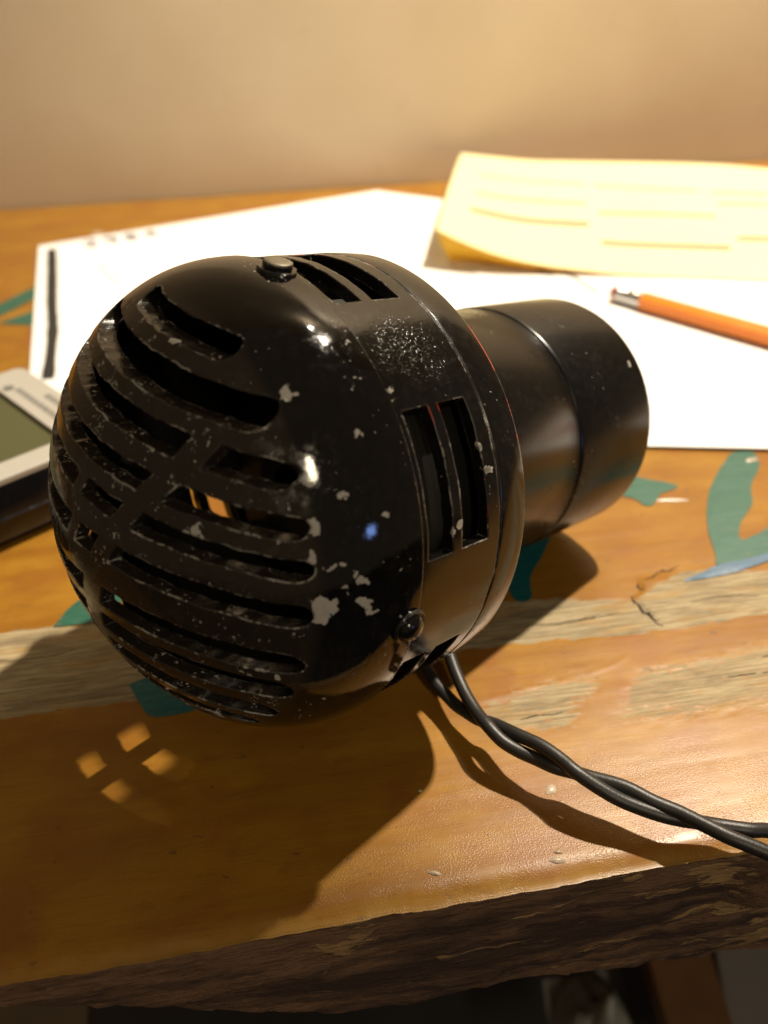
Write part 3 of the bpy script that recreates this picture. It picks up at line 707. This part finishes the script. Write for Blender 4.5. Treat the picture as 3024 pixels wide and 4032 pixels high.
for (v0, v1, q0, q1, r0, r1, s0, s1) in pieces:
    vm = (v0 + v1) / 2; h = (v1 - v0) / 2; P = []
    def arc(qc, sg):
        for k in range(9):
            a = math.radians(-90 + 180 * k / 8) ; P.append((qc + sg * h * math.cos(a) , vm + sg * h * math.sin(a)))
    # counter-clockwise: right end, top edge, left end, bottom edge
    if r1: arc(q1 - h, 1)
    else: P += [(q1 - s1 * h, v0), (q1, vm), (q1 + s1 * h, v1)]
    xr = P[-1][0]; left = []
    nseg = max(2, int(abs(q1 - q0) / 1.3))
    xl_top = (q0 + h) if r0 else (q0 + s0 * h); xl_bot = (q0 + h) if r0 else (q0 - s0 * h)
    for k in range(1, nseg): P.append((xr + (xl_top - xr) * k / nseg, v1))
    if r0: arc(q0 + h, -1)
    else: P += [(q0 + s0 * h, v1), (q0, vm), (q0 - s0 * h, v0)]
    xb = P[-1][0]; xr0 = P[0][0]
    for k in range(1, nseg): P.append((xb + (xr0 - xb) * k / nseg, v0))
    P2 = []
    for (q, v) in P:
        dq = (float(fbm(np.array([q / 2.0 + 50]), np.array([v / 2.0]))[0]) - .5) * .55; dv = (float(fbm(np.array([q / 2.6 + 9]), np.array([v / 2.6 + 70]))[0]) - .5) * .9
        q2, v2 = q + dq, v + dv
        P2.append((v2 * CC - q2 * SS, q2 * CC + v2 * SS))        # (W, Q)
    b0 = len(VV); n_ = len(P2); V, Fc = prism_geo(P2, -64, -14)
    VV += V; FF += [tuple(i + b0 for i in f) for f in Fc]
cut = fixnormals(mk('cutter', VV, FF)); cut.location = SO * S; cut.parent = siren
md = dome.modifiers.new('slots', 'BOOLEAN'); md.operation = 'DIFFERENCE'; md.object = cut; md.solver = 'EXACT'
bpy.context.view_layer.update(); dg = bpy.context.evaluated_depsgraph_get()
nm = bpy.data.meshes.new_from_object(dome.evaluated_get(dg)); dome.modifiers.clear(); old = dome.data; dome.data = nm; nm.name = 'slotted_dome'
bpy.data.meshes.remove(old); cm = cut.data; bpy.data.objects.remove(cut); bpy.data.meshes.remove(cm)
nm.materials.clear(); nm.materials.append(M_dome); nm.materials.append(M_in)
for p_ in nm.polygons:                       # inner face: dull material with the interior shade put into its colour
    q_ = p_.center / S
    if math.hypot(q_.x, q_.y) < domeR(min(q_.z, 0), Rd - TH + .4, LD - TH + .4) : p_.material_index = 1
nm.polygons.foreach_set('use_smooth', [True] * len(nm.polygons)); nm.set_sharp_from_angle(angle=math.radians(38))
# vented band, built cell by cell
RB, RBI = 60.4, 57.3
phis = []
for k in range(6):
    c0_ = 5 + 60 * k
    phis += [math.radians(c0_ - 30 + t) for t in np.linspace(0, 14, 5)[:-1]] + [math.radians(c0_ - 16 + t) for t in np.linspace(0, 32, 11)[:-1]] + [math.radians(c0_ + 16 + t) for t in np.linspace(0, 14, 5)[:-1]]
npz = len(phis)
dsb = [.2, 2.2, 10.3, 13.5, 22.5, 27.0]
def solid(i, j):
    k = i % 18; win = 4 <= k < 14
    return not (win and j in (1, 3))
Vd = {}; V = []; Fc = []
def vid(i, j, o):
    key = (i % npz, j, o)
    if key not in Vd:
        a = phis[i % npz]; r = RB if o else RBI
        r += (random.uniform(-.12, .12) if o else 0)
        Vd[key] = len(V); db = [.2, 5.0, 15.6, 18.9, 26.0, 27.0] if 4 <= (i % npz) - 72 < 15 else dsb      # the far vent sits a little further back
        V.append((r * math.cos(a), r * math.sin(a), db[j] + (random.uniform(-.16, .16) if 0 < j < 5 else 0)))
    return Vd[key]
for i in range(npz):
    for j in range(5):
        if not solid(i, j): continue
        for o in (1, 0): Fc.append((vid(i, j, o), vid(i + 1, j, o), vid(i + 1, j + 1, o), vid(i, j + 1, o)))
        if not (j > 0 and solid(i, j - 1)): Fc.append((vid(i, j, 1), vid(i + 1, j, 1), vid(i + 1, j, 0), vid(i, j, 0)))
        if not (j < 4 and solid(i, j + 1)): Fc.append((vid(i, j + 1, 1), vid(i + 1, j + 1, 1), vid(i + 1, j + 1, 0), vid(i, j + 1, 0)))
        if not solid((i - 1) % npz, j): Fc.append((vid(i, j, 1), vid(i, j + 1, 1), vid(i, j + 1, 0), vid(i, j, 0)))
        if not solid((i + 1) % npz, j): Fc.append((vid(i + 1, j, 1), vid(i + 1, j + 1, 1), vid(i + 1, j + 1, 0), vid(i + 1, j, 0)))
vb = srn('vent_band', (V, Fc), M_band, 35)
vb.data.materials.append(M_in)
for p_ in vb.data.polygons:
    q_ = p_.center / S
    if math.hypot(q_.x, q_.y) < RBI + .3: p_.material_index = 1
# rim ring with the back plate
srn('rim_ring', lathe_geo([(27.05, 56), (27.05, 60.1), (27.3, 60.1), (27.55, 60.45), (28.2, 60.55), (32, 60.45), (36.7, 60.2), (37.3, 60.0), (37.5, 59.5), (37.5, 40.0), (34.5, 40.0), (34.5, 56)], 200), M_band, 35)
srn('inner_drum', lathe_geo([(33.9, 30), (33.9, 54.5), (31.5, 54.5), (31.5, 30)], 96), M_in, 35)
# rotor: disc, hub and three curved vanes with open gaps between them
rt = srn('rotor', lathe_geo([(31.0, 6), (31.0, 53), (28.6, 53), (28.6, 24), (20, 22), (12, 14), (11, 6)], 96), M_gun, 35)
for k in range(3):
    V = []; a0 = math.radians(58.5 + 120 * k)
    for r, d in ((54, 1.5), (54, 28.5), (50.5, 28.5), (50.5, 1.5)):
        pass
    n_ = 28; V = []
    for i in range(n_ + 1):
        a = a0 + math.radians(-50.3 + 100.6 * i / n_)
        for r, d in ((53.4, 6.5), (53.4, 28.4), (50.5, 28.4), (50.5, 6.5)): V.append((r * math.cos(a), r * math.sin(a), d))
    Fc = [(i * 4 + j, (i + 1) * 4 + j, (i + 1) * 4 + (j + 1) % 4, i * 4 + (j + 1) % 4) for i in range(n_) for j in range(4)] + [(0, 1, 2, 3), (n_ * 4 + 3, n_ * 4 + 2, n_ * 4 + 1, n_ * 4)]
    srn('vane', (V, Fc), M_gun, 35, parent=rt)
for a0, a1 in ((8.5, 109), (128, 349)):  # added ring segments blocking light and views through the slots
    V = []; n_ = int((a1 - a0) / 4)
    for i in range(n_ + 1):
        a = math.radians(a0 + (a1 - a0) * i / n_); dk = 9.6 if 205 < math.degrees(a) < 266 else 8.8
        for r, d in ((55.0, -4.5), (55.0, dk), (50.6, dk), (50.6, -4.5)): V.append((r * math.cos(a), r * math.sin(a), d))
    Fc = [(i * 4 + j, (i + 1) * 4 + j, (i + 1) * 4 + (j + 1) % 4, i * 4 + (j + 1) % 4) for i in range(n_) for j in range(4)] + [(0, 1, 2, 3), (n_ * 4 + 3, n_ * 4 + 2, n_ * 4 + 1, n_ * 4)]
    srn('light_blocker', (V, Fc), M_in, 35, parent=rt)
# motor: two drawn cylinders
srn('motor_body', lathe_geo([(37.4, 20), (37.4, 41.1), (90.6, 41.1), (91.4, 40.6), (92, 40.4), (92, 20)], 160), M_motor, 35)
pr = [(91.2, 25), (91.2, 40.9), (91.8, 41.35), (92.4, 41.5)] + [(130.9 + 3.0 * math.sin(a), 38.5 + 3.0 * math.cos(a)) for a in np.linspace(0, math.pi / 2, 8)] + [(133.9, 12), (135.2, 11), (135.2, 0.5)]
srn('motor_cap', lathe_geo(pr + [(100, .5), (100, 25)], 160), M_motor, 35)
# four screws at the seam between dome and band
M_worn = plain('worn_steel', (.30, .27, .21), .45, .7, .5, .6); M_scr = enamel('screw_enamel', (), True, False, .12)
for k, ph in enumerate((6.2, 94.8, 185, 275)):
    a = math.radians(ph); rad = Vector((math.cos(a), math.sin(a), 0)); tn = Vector((-math.sin(a), math.cos(a), 0)); ax = Vector((0, 0, 1))
    ctr = rad * (domeR(-2.6) - 1.2) + ax * -2.4
    def disc(profile, segs=28, wob=0.0):
        V = []; Fc = []; n_ = len(profile)
        for i in range(segs):
            t = 2 * math.pi * i / segs
            for hgt, r in profile:
                r2 = r * (1 + random.uniform(-wob, wob)); V.append(ctr + rad * hgt + (tn * math.cos(t) + ax * math.sin(t)) * r2)
        for i in range(segs):
            j = (i + 1) % segs
            for q in range(n_ - 1): Fc.append((i * n_ + q, j * n_ + q, j * n_ + q + 1, i * n_ + q + 1))
        Fc.append(tuple(i * n_ for i in range(segs))); Fc.append(tuple(i * n_ + n_ - 1 for i in reversed(range(segs))))
        return V, Fc
    if k == 0:
        sc = srn('screw', disc([(0, 4.6), (1.2, 4.7), (1.7, 4.3), (1.9, 3.2)], 30, .10), M_scr, 50)
        sc['label'] = 'tall screw with its paint worn to bright steel'
        sh = srn('screw_shank', disc([(1.6, 3.4), (3.0, 3.45), (3.1, 3.3)], 28, .03), M_scr, 40, parent=sc)
        hd = srn('screw_head', disc([(3.05, 3.35), (3.3, 3.3), (3.45, 3.0), (3.5, 2.2)], 28, .03), M_worn, 40, parent=sc)
    else:
        sc = srn('screw', disc([(0, 4.6), (1.7, 4.6), (2.1, 4.2), (1.8, 3.8)], 30, .02), M_scr, 40)
        hd = srn('screw_head', disc([(1.2, 3.5), (2.6, 3.3), (3.5, 2.4), (3.9, 1.0)], 28), M_scr, 60, parent=sc)

# ------------------------------------------------------------------ twisted two-wire cord
M_wire = N('black_cord_jacket', .42); c = M_wire.coords(); M_wire.base(M_wire.mix(M_wire.noise(c, .4, 4), (.012, .011, .010), (.026, .023, .020)))
M_wire.normal(M_wire.bump(M_wire.noise(c, 2.2, 3), .25, .00015)); M_wire = M_wire.m
SA = [(33, 5, 23), (30.5, -8, 19), (29.3, -18.5, 15.4), (29.6, -29.9, 13.2), (30.0, -36.4, 12.2), (30.9, -43.2, 11.2), (32.4, -50.2, 10.9), (34.0, -56.1, 11.6), (36.6, -60.7, 10.6), (40.1, -64.2, 9.9), (44.1, -67.5, 9.7), (47.8, -70.6, 9.5), (51.7, -72.6, 9.3), (55.8, -75.7, 9.9), (62.6, -80.2, 10.4), (68.2, -85.3, 9.9), (73.1, -89.0, 9.6), (77.3, -93.3, 9.7), (81.6, -97.4, 9.6), (86.1, -100.4, 9.0), (91.1, -103.4, 8.0), (97.4, -105.6, 6.0), (120, -112, 0), (150, -118, -20)]
SB = [(25, 3, 20), (22, -8, 16), (21.6, -20, 11), (23.1, -28.8, 7.6), (24.4, -33.5, 6.9), (26.5, -38.3, 6.5), (28.5, -43.0, 6.7), (30.7, -46.7, 7.3), (33.2, -50.4, 7.9), (36.1, -52.7, 8.5), (38.5, -56.6, 10.2), (41.0, -60.7, 11.8), (44.2, -64.5, 12.7), (46.6, -67.6, 13.0), (49.4, -71.8, 12.9), (51.5, -75.4, 12.7), (57.0, -80.7, 10.9), (62.3, -84.3, 9.3), (70.4, -88.6, 8.0), (79.1, -91.1, 6.6), (83.8, -92.5, 6.0), (89.6, -94.6, 6.0), (98.0, -95.7, 4.0), (122, -105, -1), (150, -114, -20)]
cord = empty('electric_cord', (31, -45, 0), 'twisted black two-wire cord running from the siren over the front edge', 'cord')
for P in (SA, SB):
    V, Fc = tube_geo(spline([(x - 31, y + 45, z) for x, y, z in P], 6), 1.82, 16); o = fixnormals(mk('wire', V, Fc, M_wire, cord, smooth=60))
